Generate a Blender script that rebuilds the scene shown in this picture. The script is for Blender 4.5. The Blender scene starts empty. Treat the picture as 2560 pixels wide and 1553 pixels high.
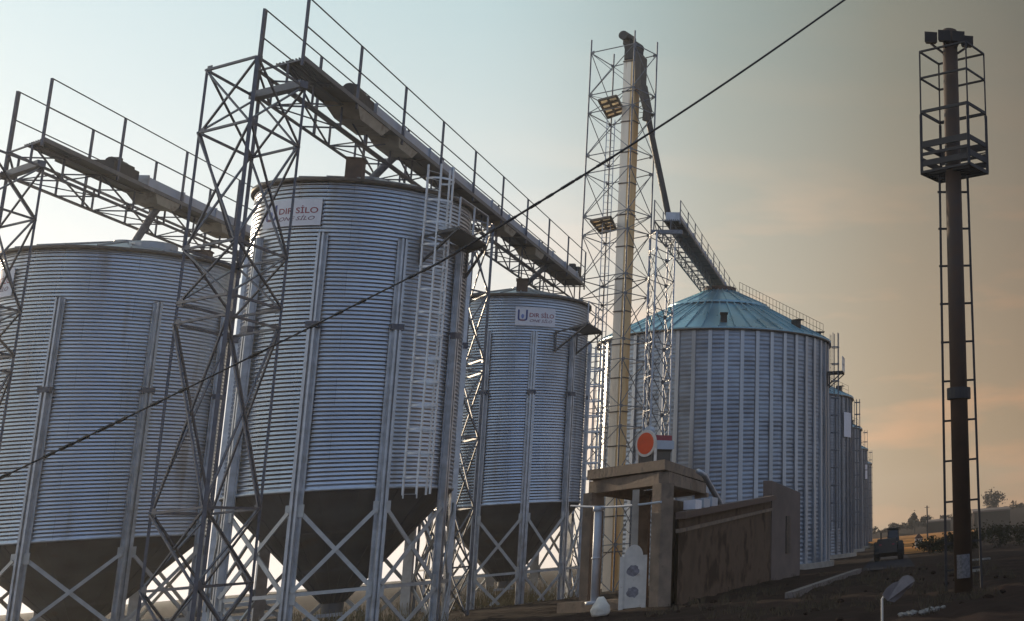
import bpy, math, random
import numpy as np
from mathutils import Vector, Matrix
random.seed(7)
rng = np.random.RandomState(11)
S = bpy.context.scene
COL = S.collection
R = math.radians

# ------------------------------------------------------------------ camera
def cam_basis(yaw, pitch, roll):
    f = np.array([math.sin(yaw)*math.cos(pitch), math.cos(yaw)*math.cos(pitch), math.sin(pitch)])
    r = np.array([math.cos(yaw), -math.sin(yaw), 0.])
    u = np.cross(r, f)
    c, s = math.cos(roll), math.sin(roll)
    return c*r+s*u, -s*r+c*u, f
cr, cu, cf = cam_basis(.3514, .2010, -.0853)
cam = bpy.data.cameras.new('camera')
cam.sensor_width = 36; cam.sensor_fit = 'HORIZONTAL'
cam.lens = 36*2610.05/2560
cam.shift_x = -(3158.73-1280)/2560
cam.shift_y = (724.79-776.5)/2560
cam.clip_start = .1; cam.clip_end = 9000
co = bpy.data.objects.new('camera', cam); COL.objects.link(co)
co.matrix_world = Matrix(((cr[0], cu[0], -cf[0], 0), (cr[1], cu[1], -cf[1], 0), (cr[2], cu[2], -cf[2], 1.8), (0, 0, 0, 1)))
S.camera = co

# ------------------------------------------------------------------ light
HAZE = .0004                            # density of the evening air
SUN_AZ, SUN_EL = R(-50), R(12)          # azimuth from +Y, positive towards +X
S.view_settings.view_transform = 'Standard'; S.view_settings.look = 'None'
S.view_settings.exposure = .3; S.view_settings.gamma = 1
world = bpy.data.worlds.new('World'); S.world = world; world.use_nodes = True
nt = world.node_tree; nt.nodes.clear()
def N(t, typ, **kw):
    n = t.nodes.new(typ)
    for k, v in kw.items(): setattr(n, k, v)
    return n
def math_node(t, op, a, b=None, c=None):
    n = N(t, 'ShaderNodeMath', operation=op)
    for i, v in enumerate((a, b, c)):
        if v is None: continue
        if isinstance(v, (int, float)): n.inputs[i].default_value = v
        else: t.links.new(v, n.inputs[i])
    return n.outputs[0]
def ramp(t, fac, stops, interp='LINEAR'):
    n = N(t, 'ShaderNodeValToRGB'); cr_ = n.color_ramp; cr_.interpolation = interp
    while len(cr_.elements) < len(stops): cr_.elements.new(.5)
    for e, (p, c) in zip(cr_.elements, stops):
        e.position = p; e.color = (c[0], c[1], c[2], 1) if not isinstance(c, (int, float)) else (c, c, c, 1)
    t.links.new(fac, n.inputs[0]); return n.outputs[0]
def mix(t, fac, a, b, mode='MIX'):
    n = N(t, 'ShaderNodeMix', data_type='RGBA', blend_type=mode)
    for i, v in ((0, fac), (6, a), (7, b)):
        if isinstance(v, (int, float)): n.inputs[i].default_value = v
        elif isinstance(v, tuple): n.inputs[i].default_value = (v[0], v[1], v[2], 1)
        else: t.links.new(v, n.inputs[i])
    return n.outputs[2]
tc = N(nt, 'ShaderNodeTexCoord')
sx = N(nt, 'ShaderNodeSeparateXYZ'); nt.links.new(tc.outputs['Generated'], sx.inputs[0])
az = math_node(nt, 'ARCTAN2', sx.outputs[0], sx.outputs[1])
azf = math_node(nt, 'MULTIPLY_ADD', az, 1/(2*math.pi), .5)
def az_stop(d): return (d+180)/360
hor = ramp(nt, azf, [(0, (.24, .30, .43)), (az_stop(-110), (.92, .86, .80)), (az_stop(-50), (1.0, .95, .88)), (az_stop(-30), (.88, .86, .86)), (az_stop(-16), (.84, .77, .71)),
                     (az_stop(-8), (.58, .48, .36)), (az_stop(1), (.375, .265, .168)), (az_stop(8), (.275, .178, .104)), (az_stop(60), (.38, .36, .37)), (az_stop(125), (.36, .41, .52)), (1, (.24, .30, .43))])
zen = ramp(nt, azf, [(0, (.24, .36, .58)), (az_stop(-110), (.44, .56, .64)), (az_stop(-34), (.42, .62, .68)), (az_stop(-18), (.34, .52, .56)),
                     (az_stop(-9), (.215, .31, .315)), (az_stop(0), (.165, .187, .155)), (az_stop(8), (.120, .122, .096)), (az_stop(60), (.22, .29, .40)), (1, (.24, .36, .58))])
el = math_node(nt, 'ARCSINE', sx.outputs[2])
elf = ramp(nt, math_node(nt, 'MULTIPLY', el, 1/.52), [(0, 0), (.25, .12), (.62, .55), (1, 1)], 'B_SPLINE')
grad = mix(nt, elf, hor, zen)
# faint dusk clouds
mp = N(nt, 'ShaderNodeMapping'); mp.inputs['Scale'].default_value = (2.6, 2.6, 11)
mp.inputs['Rotation'].default_value = (0, .12, 0)
nt.links.new(tc.outputs['Generated'], mp.inputs[0])
nz = N(nt, 'ShaderNodeTexNoise'); nz.inputs['Scale'].default_value = 2.2; nz.inputs['Detail'].default_value = 5
nt.links.new(mp.outputs[0], nz.inputs[0])
cl = ramp(nt, nz.outputs[0], [(.46, 0), (.62, 1)])
cl = math_node(nt, 'MULTIPLY', cl, ramp(nt, azf, [(az_stop(-22), .10), (az_stop(-6), 1), (az_stop(30), 1), (az_stop(60), .3)]))
cl = math_node(nt, 'MULTIPLY', cl, ramp(nt, sx.outputs[2], [(.02, .5), (.12, 1), (.24, .7), (.34, .12)]))
grad = mix(nt, cl, grad, mix(nt, 1.0, grad, (1.55, 1.22, 1.06), 'MULTIPLY'))
bg1 = N(nt, 'ShaderNodeBackground'); nt.links.new(grad, bg1.inputs[0]); bg1.inputs[1].default_value = 1
sky = N(nt, 'ShaderNodeTexSky', sky_type='NISHITA'); sky.sun_disc = False
sky.sun_elevation = SUN_EL; sky.sun_rotation = SUN_AZ
sky.air_density = 1.2; sky.dust_density = 2
bg2 = N(nt, 'ShaderNodeBackground'); nt.links.new(sky.outputs[0], bg2.inputs[0]); bg2.inputs[1].default_value = .07
mxs = N(nt, 'ShaderNodeMixShader'); mxs.inputs[0].default_value = .12
nt.links.new(bg1.outputs[0], mxs.inputs[1]); nt.links.new(bg2.outputs[0], mxs.inputs[2])
wo = N(nt, 'ShaderNodeOutputWorld'); nt.links.new(mxs.outputs[0], wo.inputs[0])

sun = bpy.data.lights.new('sun', 'SUN'); sun.energy = 3.2; sun.angle = R(.5); sun.color = (1, .80, .56)
so = bpy.data.objects.new('sun', sun); COL.objects.link(so)
sd = Vector((math.sin(SUN_AZ)*math.cos(SUN_EL), math.cos(SUN_AZ)*math.cos(SUN_EL), math.sin(SUN_EL)))
so.rotation_euler = sd.to_track_quat('Z', 'Y').to_euler()

# ------------------------------------------------------------------ materials
MATS = {}
def mat(name, base, rough=.6, metal=0., var=.25, scale=3., bump=0., bscale=20., spots=None, streak=False, uvbrick=None, detail=6):
    m = bpy.data.materials.new(name); m.use_nodes = True; t = m.node_tree
    b = t.nodes['Principled BSDF']
    tcn = N(t, 'ShaderNodeTexCoord'); vec = tcn.outputs['Object']
    if streak:
        mpn = N(t, 'ShaderNodeMapping'); mpn.inputs['Scale'].default_value = (1, 1, .08)
        t.links.new(vec, mpn.inputs[0]); vs = mpn.outputs[0]
    else: vs = vec
    nz = N(t, 'ShaderNodeTexNoise'); nz.inputs['Scale'].default_value = scale; nz.inputs['Detail'].default_value = detail
    t.links.new(vs, nz.inputs[0])
    lo = tuple(c*(1-var) for c in base); hi = tuple(min(1, c*(1+var)) for c in base)
    c = ramp(t, nz.outputs[0], [(.3, lo), (.7, hi)])
    if spots:
        col, th, sc = spots
        n2 = N(t, 'ShaderNodeTexNoise'); n2.inputs['Scale'].default_value = sc; n2.inputs['Detail'].default_value = 8
        t.links.new(vs, n2.inputs[0])
        c = mix(t, ramp(t, n2.outputs[0], [(th, 0), (th+.12, 1)]), c, col)
    if uvbrick:
        bt = N(t, 'ShaderNodeTexBrick'); bt.offset = .5
        bt.inputs['Scale'].default_value = 1; bt.inputs['Brick Width'].default_value = uvbrick[0]; bt.inputs['Row Height'].default_value = uvbrick[1]
        bt.inputs['Mortar Size'].default_value = .005; bt.inputs['Bias'].default_value = 0
        bt.inputs['Color1'].default_value = (.86, .87, .89, 1); bt.inputs['Color2'].default_value = (1.0, 1.0, 1.0, 1); bt.inputs['Mortar'].default_value = (.50, .51, .54, 1)
        t.links.new(tcn.outputs['UV'], bt.inputs[0])
        c = mix(t, 1.0, c, bt.outputs[0], 'MULTIPLY')
    t.links.new(c, b.inputs['Base Color'])
    b.inputs['Metallic'].default_value = metal
    r = ramp(t, nz.outputs[0], [(.3, max(0, rough-.1)), (.7, min(1, rough+.1))]); t.links.new(r, b.inputs['Roughness'])
    if bump:
        n3 = N(t, 'ShaderNodeTexNoise'); n3.inputs['Scale'].default_value = bscale; n3.inputs['Detail'].default_value = 6
        t.links.new(vec, n3.inputs[0])
        bp = N(t, 'ShaderNodeBump'); bp.inputs['Strength'].default_value = bump; bp.inputs['Distance'].default_value = .03
        t.links.new(n3.outputs[0], bp.inputs['Height']); t.links.new(bp.outputs[0], b.inputs['Normal'])
    MATS[name] = m; return m
M_corr = mat('galvanised_corrugated', (.50, .54, .60), .30, .92, .20, .45, .0, spots=((.40, .39, .40), .57, 1.5), streak=True, uvbrick=(2.6, .96), detail=8)
M_bigwall = mat('galvanised_wall', (.28, .31, .36), .40, .75, .25, .9, .15, 3, uvbrick=(2.6, 1.1), detail=8)
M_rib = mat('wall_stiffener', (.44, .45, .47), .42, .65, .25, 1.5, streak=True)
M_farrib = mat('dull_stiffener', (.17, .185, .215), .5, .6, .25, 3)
M_steel = mat('galvanised_steel', (.40, .41, .44), .45, .6, .2, 4, .05, 30)
M_leg = mat('galvanised_column', (.46, .475, .50), .38, .7, .25, 3, .05, 20)
M_ladder = mat('bright_ladder_steel', (.68, .68, .68), .42, .4, .12, 4)
M_brace = mat('pale_brace', (.50, .49, .47), .5, .35, .15, 4)
M_dark = mat('dark_lattice_steel', (.085, .09, .115), .5, .4, .3, 6)
M_darkgal = mat('dull_lattice_steel', (.15, .155, .175), .5, .5, .3, 6)
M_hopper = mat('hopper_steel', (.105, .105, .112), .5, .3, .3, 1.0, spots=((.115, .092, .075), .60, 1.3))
M_eave = mat('eave_steel', (.10, .075, .06), .6, .3, .4, 5)
M_roofmetal = mat('roof_sheet', (.34, .36, .39), .45, .6, .15, 2)
M_blue = mat('blue_roof_sheet', (.22, .38, .455), .30, .45, .2, .5, spots=((.28, .43, .48), .55, 1.2))
M_trough = mat('walkway_plate', (.15, .145, .145), .55, .35, .25, 2.5, .1, 4, spots=((.22, .215, .21), .60, 1.4))
M_trsteel = mat('trough_steel', (.36, .42, .52), .40, .6, .12, 2)
M_beige = mat('beige_sheet', (.40, .34, .26), .6, .15, .2, 2.5, spots=((.24, .19, .14), .58, 3))
M_grate = mat('walkway_grating', (.10, .10, .10), .7, .3, .3, 20)
M_casing = mat('elevator_casing', (.86, .76, .63), .5, .2, .16, 1.5, spots=((.42, .25, .13), .62, 2.2), streak=True)
M_suncasing = mat('sun_painted_casing', (.72, .50, .25), .5, .2, .2, 1.2, spots=((.60, .30, .08), .50, 1.1), streak=True)  # golden sunlight on the right leg, put into its colour and spots
M_rust = mat('rusty_floor', (.46, .27, .15), .8, .1, .35, 4, spots=((.20, .08, .035), .56, 5))
M_floor = mat('tan_floor_sheet', (.90, .70, .52), .7, 0, .25, 3, spots=((.62, .36, .20), .60, 4))
_t = M_floor.node_tree; _p = _t.nodes['Principled BSDF']; _tr = N(_t, 'ShaderNodeBsdfTranslucent'); _ms = N(_t, 'ShaderNodeMixShader'); _ms.inputs[0].default_value = .75
_t.links.new(_p.inputs['Base Color'].links[0].from_socket, _tr.inputs[0]); _t.links.new(_p.outputs[0], _ms.inputs[1]); _t.links.new(_tr.outputs[0], _ms.inputs[2])
_t.links.new(_ms.outputs[0], _t.nodes['Material Output'].inputs[0])
M_black = mat('black_machine', (.018, .018, .022), .5, .3, .3, 6)
M_conc = mat('raw_concrete', (.205, .145, .103), .88, 0, .32, 1.6, .5, 9, spots=((.13, .095, .07), .58, 2.4))
M_concpale = mat('pale_concrete', (.34, .29, .24), .85, 0, .2, 2, .2, 12)
M_wall = mat('brown_render_wall', (.125, .082, .058), .9, 0, .35, .7, .3, 8, spots=((.055, .034, .024), .52, .7))
M_wallgrey = mat('grey_render_wall', (.135, .098, .083), .9, 0, .25, 1.0, .2, 8)
M_coping = mat('coping_brown', (.10, .06, .045), .8, 0, .3, 3)
M_white = mat('white_sign_sheet', (.74, .71, .74), .55, 0, .06, 4)
M_offwhite = mat('off_white_paint', (.62, .55, .48), .6, 0, .12, 4, spots=((.48, .38, .30), .62, 5))
M_red = mat('orange_red_paint', (.72, .075, .012), .5, 0, .08, 3)
M_signred = mat('sign_red', (.28, .025, .045), .5, 0, .1, 3)
M_signmaroon = mat('sign_maroon', (.15, .03, .075), .5, 0, .1, 3)
M_signblue = mat('sign_blue', (.025, .045, .20), .5, 0, .1, 3)
M_droplet = mat('sign_light_blue', (.20, .26, .52), .5, 0, .1, 3)
M_mast = mat('mast_paint', (.055, .028, .016), .75, .1, .25, 3)
M_maststeel = mat('mast_steel', (.028, .024, .026), .6, .3, .25, 5)
M_cable = mat('cable_rubber', (.012, .012, .018), .6, 0, .1, 5)
M_soil = mat('soil', (.022, .0125, .010), .95, 0, .5, .35, .8, 3, spots=((.040, .022, .016), .58, .8), detail=10)
M_road = mat('road_asphalt', (.020, .020, .027), .85, 0, .25, .8, .3, 12)
M_kerb = mat('kerb_concrete', (.13, .105, .095), .85, 0, .3, 3)
M_hill = mat('hill_grass', (.030, .017, .013), 1, 0, .35, .02)
M_field = mat('sun_painted_field', (.46, .185, .045), 1, 0, .4, .12, spots=((.12, .06, .025), .50, .16))  # orange of the low sun put into the field's base colour
M_leaf = mat('leaf', (.032, .030, .014), .9, 0, .5, 2)
M_leaf2 = mat('leaf_far', (.055, .035, .024), .9, 0, .4, 1)
M_bark = mat('bark', (.05, .035, .028), .9, 0, .3, 4)
M_tyre = mat('tyre_rubber', (.014, .013, .013), .85, 0, .2, 8)
M_loader = mat('loader_paint', (.030, .020, .014), .6, 0, .3, 4)
M_glass = mat('cab_glass', (.02, .02, .025), .15, .2, .1, 2)
M_greysheet = mat('grey_sheet', (.15, .125, .125), .6, .1, .25, 6)
M_tinposter = mat('grey_poster', (.11, .10, .105), .7, 0, .5, 14)
M_stain = mat('grey_stain', (.20, .18, .20), .8, 0, .4, 9)
M_rubble = mat('rubble', (.20, .18, .16), .9, 0, .35, 7)
M_sack = mat('white_sack', (.62, .56, .48), .9, 0, .1, 6, .3, 20)
M_fanbody = mat('fan_body', (.085, .07, .06), .6, .2, .2, 4)
M_palegrey = mat('pale_grey_paint', (.42, .45, .50), .5, 0, .06, 4)
M_drygrass = mat('dark_grass', (.060, .042, .022), .9, 0, .4, 4)
M_weed = mat('weed', (.20, .155, .07), .9, 0, .4, 4)

for m_ in (M_soil, M_road, M_hill, M_field, M_leaf, M_leaf2, M_wall): m_.node_tree.nodes['Principled BSDF'].inputs['Specular IOR Level'].default_value = .04

# ------------------------------------------------------------------ builders
class MB:
    def __init__(s): s.v = []; s.f = []
    def add(s, vs, fs):
        o = len(s.v); s.v.extend([tuple(map(float, p)) for p in vs]); s.f.extend([tuple(i+o for i in f) for f in fs]); return s
    def hexa(s, p):   # 8 points: bottom 4 then top 4
        return s.add(p, [(3, 2, 1, 0), (4, 5, 6, 7), (0, 1, 5, 4), (1, 2, 6, 5), (2, 3, 7, 6), (3, 0, 4, 7)])
    def box(s, c, size, rz=0):
        cx, cy, cz = c; a, b, h = size[0]/2, size[1]/2, size[2]/2; ca, sa = math.cos(rz), math.sin(rz)
        q = [(cx+x*ca-y*sa, cy+x*sa+y*ca) for x, y in ((-a, -b), (a, -b), (a, b), (-a, b))]
        return s.hexa([(x, y, cz-h) for x, y in q]+[(x, y, cz+h) for x, y in q])
    def prism(s, poly, z0, z1):
        if sum(a[0]*b[1]-b[0]*a[1] for a, b in zip(poly, poly[1:]+poly[:1])) < 0: poly = poly[::-1]
        n = len(poly)
        z0s = z0 if isinstance(z0, (list, tuple)) else [z0]*n; z1s = z1 if isinstance(z1, (list, tuple)) else [z1]*n
        vs = [(p[0], p[1], z) for p, z in zip(poly, z0s)]+[(p[0], p[1], z) for p, z in zip(poly, z1s)]
        return s.add(vs, [tuple(range(n-1, -1, -1)), tuple(range(n, 2*n))]+[(i, (i+1) % n, n+(i+1) % n, n+i) for i in range(n)])
    def bar(s, p, q, w=.06, h=None, up=(0, 0, 1)):
        h = h or w; p = Vector(p); q = Vector(q); d = (q-p).normalized(); u = Vector(up)
        if abs(d.dot(u)) > .97: u = Vector((1, 0, 0))
        r = d.cross(u).normalized()*(w/2); u = r.cross(d).normalized()*(h/2)
        return s.hexa([p-r-u, p+r-u, p+r+u, p-r+u, q-r-u, q+r-u, q+r+u, q-r+u])
    def angle(s, p, q, w=.07, t=.012, up=(0, 0, 1)):
        """an L section"""
        p = Vector(p); q = Vector(q); d = (q-p).normalized(); u = Vector(up)
        if abs(d.dot(u)) > .97: u = Vector((1, .3, 0))
        r = d.cross(u).normalized(); u = r.cross(d).normalized()
        prof = [(0, 0), (w, 0), (w, t), (t, t), (t, w), (0, w)]
        vs = [tuple(e+r*(a-w*.3)+u*(b-w*.3)) for e in (p, q) for a, b in prof]
        n = 6
        return s.add(vs, [(5, 4, 3, 2, 1, 0), (6, 7, 8, 9, 10, 11)]+[(i, (i+1) % n, n+(i+1) % n, n+i) for i in range(n)])
    def tube(s, pts, r, n=8, cap=True):
        pts = [Vector(p) for p in pts]; rs = r if isinstance(r, (list, tuple)) else [r]*len(pts)
        o = len(s.v); up = None
        for i, p in enumerate(pts):
            d = (pts[min(i+1, len(pts)-1)]-pts[max(i-1, 0)]).normalized()
            if up is None: up = Vector((0, 0, 1)) if abs(d.z) < .9 else Vector((1, 0, 0))
            a = d.cross(up).normalized(); b = a.cross(d).normalized(); up = b
            for k in range(n):
                t = 2*math.pi*k/n; s.v.append(tuple(p+a*math.cos(t)*rs[i]+b*math.sin(t)*rs[i]))
        for i in range(len(pts)-1):
            for k in range(n):
                s.f.append((o+i*n+k, o+(i+1)*n+k, o+(i+1)*n+(k+1) % n, o+i*n+(k+1) % n))
        if cap:
            s.f.append(tuple(o+k for k in range(n))); s.f.append(tuple(o+(len(pts)-1)*n+k for k in range(n-1, -1, -1)))
        return s
    def lathe(s, c, prof, n=64, axis=None, closed=False):
        """prof: list of (r,z) around vertical axis at c"""
        o = len(s.v); m = len(prof)
        for k in range(n):
            t = 2*math.pi*k/n
            for r, z in prof: s.v.append((c[0]+r*math.cos(t), c[1]+r*math.sin(t), z))
        for k in range(n):
            k2 = (k+1) % n
            for j in range(m-1): s.f.append((o+k*m+j, o+k2*m+j, o+k2*m+j+1, o+k*m+j+1))
            if closed: s.f.append((o+k*m+m-1, o+k2*m+m-1, o+k2*m, o+k*m))
        return s
    def build(s, name, m, parent=None, smooth=False):
        org = Vector((0, 0, 0)); top = parent
        while top is not None: org += Vector(top.location); top = top.parent
        me = bpy.data.meshes.new(name)
        me.from_pydata([(x-org.x, y-org.y, z-org.z) for x, y, z in s.v], [], s.f); me.materials.append(m)
        if smooth: me.polygons.foreach_set('use_smooth', [True]*len(me.polygons))
        me.update()
        o = bpy.data.objects.new(name, me); COL.objects.link(o)
        if parent: o.parent = parent
        return o
def tag(o, label=None, cat=None, group=None, kind=None):
    for k, v in (('label', label), ('category', cat), ('group', group), ('kind', kind)):
        if v: o[k] = v
    return o
def thing(name, loc, label, cat, group=None):
    o = bpy.data.objects.new(name, None); COL.objects.link(o); o.location = loc; o.empty_display_size = .2
    return tag(o, label, cat, group)
def recentre(o, base):
    """move a single-mesh thing's origin to its base"""
    b = Vector(base); o.data.transform(Matrix.Translation(-b)); o.location = b; return o

# ------------------------------------------------------------------ ground
xs = np.concatenate([[-620, -400, -220], np.arange(-120, -14, 2.), np.arange(-14, 6, .25), np.arange(6, 60, 2.), [150, 350, 620]])
ys = np.concatenate([[-160, -90, -40], np.arange(-15, 22, 2.), np.arange(22, 66, .4), np.arange(66, 200, 2.), [300, 450, 700]])
gx, gy = np.meshgrid(xs, ys, indexing='ij')
gz = .06*np.sin(gx*.9+gy*.31)*np.sin(gy*.63-gx*.2)+.03*np.sin(gx*2.7+np.sin(gy*.7)*2)*np.sin(gy*1.9)+rng.uniform(-.035, .035, gx.shape)
for off in (-.9, .7, -2.6, 2.4):
    gz -= .10*np.exp(-((gx-off-.02*gy-.4*np.sin(gy*.12))/.22)**2)*(gy < 70)*(gy > 5)
gz[(np.abs(gx+1) < 5) & (gy > 66)] *= .1
gz = np.minimum(gz, .10)-.05
nx, ny = gx.shape
g = MB(); g.v = [tuple(p) for p in np.stack([gx, gy, gz], -1).reshape(-1, 3)]
g.f = [(i*ny+j, (i+1)*ny+j, (i+1)*ny+j+1, i*ny+j+1) for i in range(nx-1) for j in range(ny-1)]
tag(g.build('ground', M_soil, smooth=True), 'dark brown bare earth around the silos', kind='structure')
rd = MB()
for a, b in ((64, 80), (80, 104), (104, 160), (160, 230)):
    rd.add([(-1.7, a, -.025), (1.2, a, -.025), (1.2, b, -.025), (-1.7, b, -.025)], [(0, 1, 2, 3)])
tag(rd.build('road', M_road), 'dark track along the silo row', kind='structure')
k = MB(); k.hexa([(-3.55, 41.2, -.1), (-3.25, 41.2, -.1), (-1.62, 63.5, -.1), (-1.92, 63.5, -.1), (-3.55, 41.2, .15), (-3.25, 41.2, .15), (-1.62, 63.5, .15), (-1.92, 63.5, .15)])
tag(k.build('kerb', M_kerb), 'pale concrete kerb strip on the dark earth', kind='structure')
def ridge(name, m, y, xs_, hs, depth, label):
    b = MB(); n = len(xs_); vs = []
    for x, h in zip(xs_, hs): vs += [(x, y, -.5), (x, y+depth*.45, h), (x, y+depth, -.5)]
    b.add(vs, [(3*i+j, 3*i+3+j, 3*i+4+j, 3*i+1+j) for i in range(n-1) for j in range(2)])
    return tag(b.build(name, m, smooth=True), label, kind='structure')
hx = np.linspace(-40, 300, 90)
hh = np.interp(hx, [-40, -22, -8, 2, 14, 28, 60, 300], [-2, -1.0, 2.9, 3.9, 5.0, 6.9, 9, 15])
ridge('hill', M_hill, 330, hx, hh+rng.uniform(-.2, .2, 90), 70, 'low dark ridge on the horizon')
fd = MB(); fd.add([(.9, 104, .0), (4.4, 106, .0), (9, 150, .5), (22, 300, 1.6), (-8, 300, 1.2), (-1.2, 150, .4)], [(0, 1, 2, 5), (5, 2, 3, 4)])
tag(fd.build('field', M_field), 'dry field painted sunlit orange below the ridge', kind='structure')

# ------------------------------------------------------------------ hopper silos
def P(c, a, r, z): return (c[0]+r*math.cos(a), c[1]+r*math.sin(a), z)
def corrugated(c, Rr, z0, z1, pitch, amp, nseg, per, parent, name, m, panel_h=.96, panel_w=2.6, dent=.0055):
    nz_ = int(round((z1-z0)/pitch))*per; zz = np.linspace(z0, z1, nz_+1); an = np.linspace(0, 2*math.pi, nseg+1)
    A, Z = np.meshgrid(an, zz, indexing='ij')
    row = np.floor((Z-z0)/panel_h); u = A*Rr/panel_w+.5*(row % 2); colm = np.floor(u)
    h = np.sin(row*12.9898+colm*78.233)*43758.5453; h = h-np.floor(h)
    fu = u-colm; fz = (Z-z0)/panel_h-row
    rad = Rr+amp*np.sin((Z-z0)/pitch*2*math.pi)+dent*(h-.5)*2*np.sin(math.pi*fu)*np.sin(math.pi*fz)+dent*.5*np.sin(A*17+Z*3.1)*np.sin(Z*1.7+A*5)
    V = np.stack([c[0]+rad*np.cos(A), c[1]+rad*np.sin(A), Z], -1)
    org = np.array(parent.location); V = (V-org).reshape(-1, 3)
    na, nb = A.shape; I = np.arange(na*nb).reshape(na, nb)
    F = np.stack([I[:-1, :-1], I[1:, :-1], I[1:, 1:], I[:-1, 1:]], -1).reshape(-1, 4)
    me = bpy.data.meshes.new(name); me.vertices.add(len(V)); me.vertices.foreach_set('co', V.ravel())
    me.loops.add(F.size); me.loops.foreach_set('vertex_index', F.ravel().astype(np.int32))
    me.polygons.add(len(F)); me.polygons.foreach_set('loop_start', np.arange(0, F.size, 4, dtype=np.int32))
    me.polygons.foreach_set('use_smooth', np.ones(len(F), bool)); me.update(calc_edges=True)
    uv = me.uv_layers.new(name='UV'); UV = np.stack([A*Rr, Z-z0], -1).reshape(-1, 2)[F.ravel()]
    uv.data.foreach_set('uv', UV.ravel().astype(np.float32)); me.materials.append(m)
    o = bpy.data.objects.new(name, me); COL.objects.link(o); o.parent = parent; return o

def text_mesh(txt, width, height, shear=0., bold=.0):
    cu_ = bpy.data.curves.new('t', 'FONT'); cu_.body = txt; cu_.shear = shear; cu_.offset = bold; cu_.resolution_u = 3
    ob = bpy.data.objects.new('t', cu_); COL.objects.link(ob)
    dg = bpy.context.evaluated_depsgraph_get(); dg.update()
    me = bpy.data.meshes.new_from_object(ob.evaluated_get(dg))
    bpy.data.objects.remove(ob)
    co_ = np.array([v.co[:] for v in me.vertices]); fs = [tuple(p.vertices) for p in me.polygons]
    mn, mx = co_.min(0), co_.max(0)
    co_[:, 0] = (co_[:, 0]-mn[0])/(mx[0]-mn[0])*width; co_[:, 1] = (co_[:, 1]-mn[1])/(mx[1]-mn[1])*height
    bpy.data.meshes.remove(me); return co_, fs

def sign_on(silo, c, Rr, a0, a1, z0, z1, lettered=True):
    """a1 > a0; text reads towards increasing angle (as seen from outside)"""
    n = 16; b = MB(); r0, r1 = Rr+.045, Rr+.06
    for i in range(n+1):
        a = a0+(a1-a0)*i/n
        for r in (r0, r1):
            for z in (z0, z1): b.v.append(P(c, a, r, z))
    for i in range(n):
        o = 4*i; b.f += [(o+2, o+6, o+7, o+3), (o, o+1, o+5, o+4), (o+1, o+3, o+7, o+5), (o, o+4, o+6, o+2)]
    b.f += [(0, 2, 3, 1), (4*n, 4*n+1, 4*n+3, 4*n+2)]
    sg = b.build('sign', M_white, silo)
    W = (a1-a0)*r1; Hh = z1-z0
    def put(co_, fs, x, y, name, m, lift=.006):
        q = MB(); vs = [P(c, a0+(x+p[0])/r1, r1+lift, z0+y+p[1]) for p in co_]
        q.add(vs, fs); return q.build(name, m, sg)
    # U emblem: a thick U, dark blue arms running to maroon at the foot, with a drop inside
    if lettered:
        x0, uw, uh, y0, t = W*.055, W*.235, Hh*.60, Hh*.24, W*.042
        def uband(inner):
            pts = []; rr = uw/2-(t if inner else 0)
            for k_ in range(0, 13):
                th = math.pi+math.pi*k_/12
                sq = lambda v: math.copysign(abs(v)**.62, v)
                pts.append((x0+uw/2+rr*sq(math.cos(th)), y0+uw*.45+(uw*.45-(t if inner else 0))*sq(math.sin(th))))
            return pts
        o_, i_ = uband(False), uband(True)
        top = y0+uh
        o_ = [(x0, top)]+o_+[(x0+uw, top)]; i_ = [(x0+t, top)]+i_+[(x0+uw-t, top)]
        m_ = len(o_); vs = [(p[0], p[1]) for p in o_+i_]; fs = [(i, i+1, m_+i+1, m_+i) for i in range(m_-1)]
        put(vs, [f for j, f in enumerate(fs) if j < 5 or j > m_-7], 0, 0, 'emblem', M_signblue)
        put(vs, [f for j, f in enumerate(fs) if 5 <= j <= m_-7], 0, 0, 'emblem', M_signmaroon)
        dr = [(x0+uw/2+uw*.17*math.sin(th)*(1 if math.cos(th) < 0 else .75), y0+uh*.36-uh*.20*math.cos(th)*(-1.3 if math.cos(th) < 0 else -.8)*-1) for th in np.linspace(0, 2*math.pi, 15)[:-1]]
        put(dr, [tuple(range(14))], 0, 0, 'emblem', M_droplet, .008)
        co_, fs = text_mesh('DIR SİLO', W*.62, Hh*.30, 0, .012); put(co_, fs, W*.335, Hh*.46, 'lettering', M_signred)
        co_, fs = text_mesh('ONE SİLO', W*.57, Hh*.20, .35, .004); put(co_, fs, W*.345, Hh*.20, 'lettering', M_signmaroon)
    return sg

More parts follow.
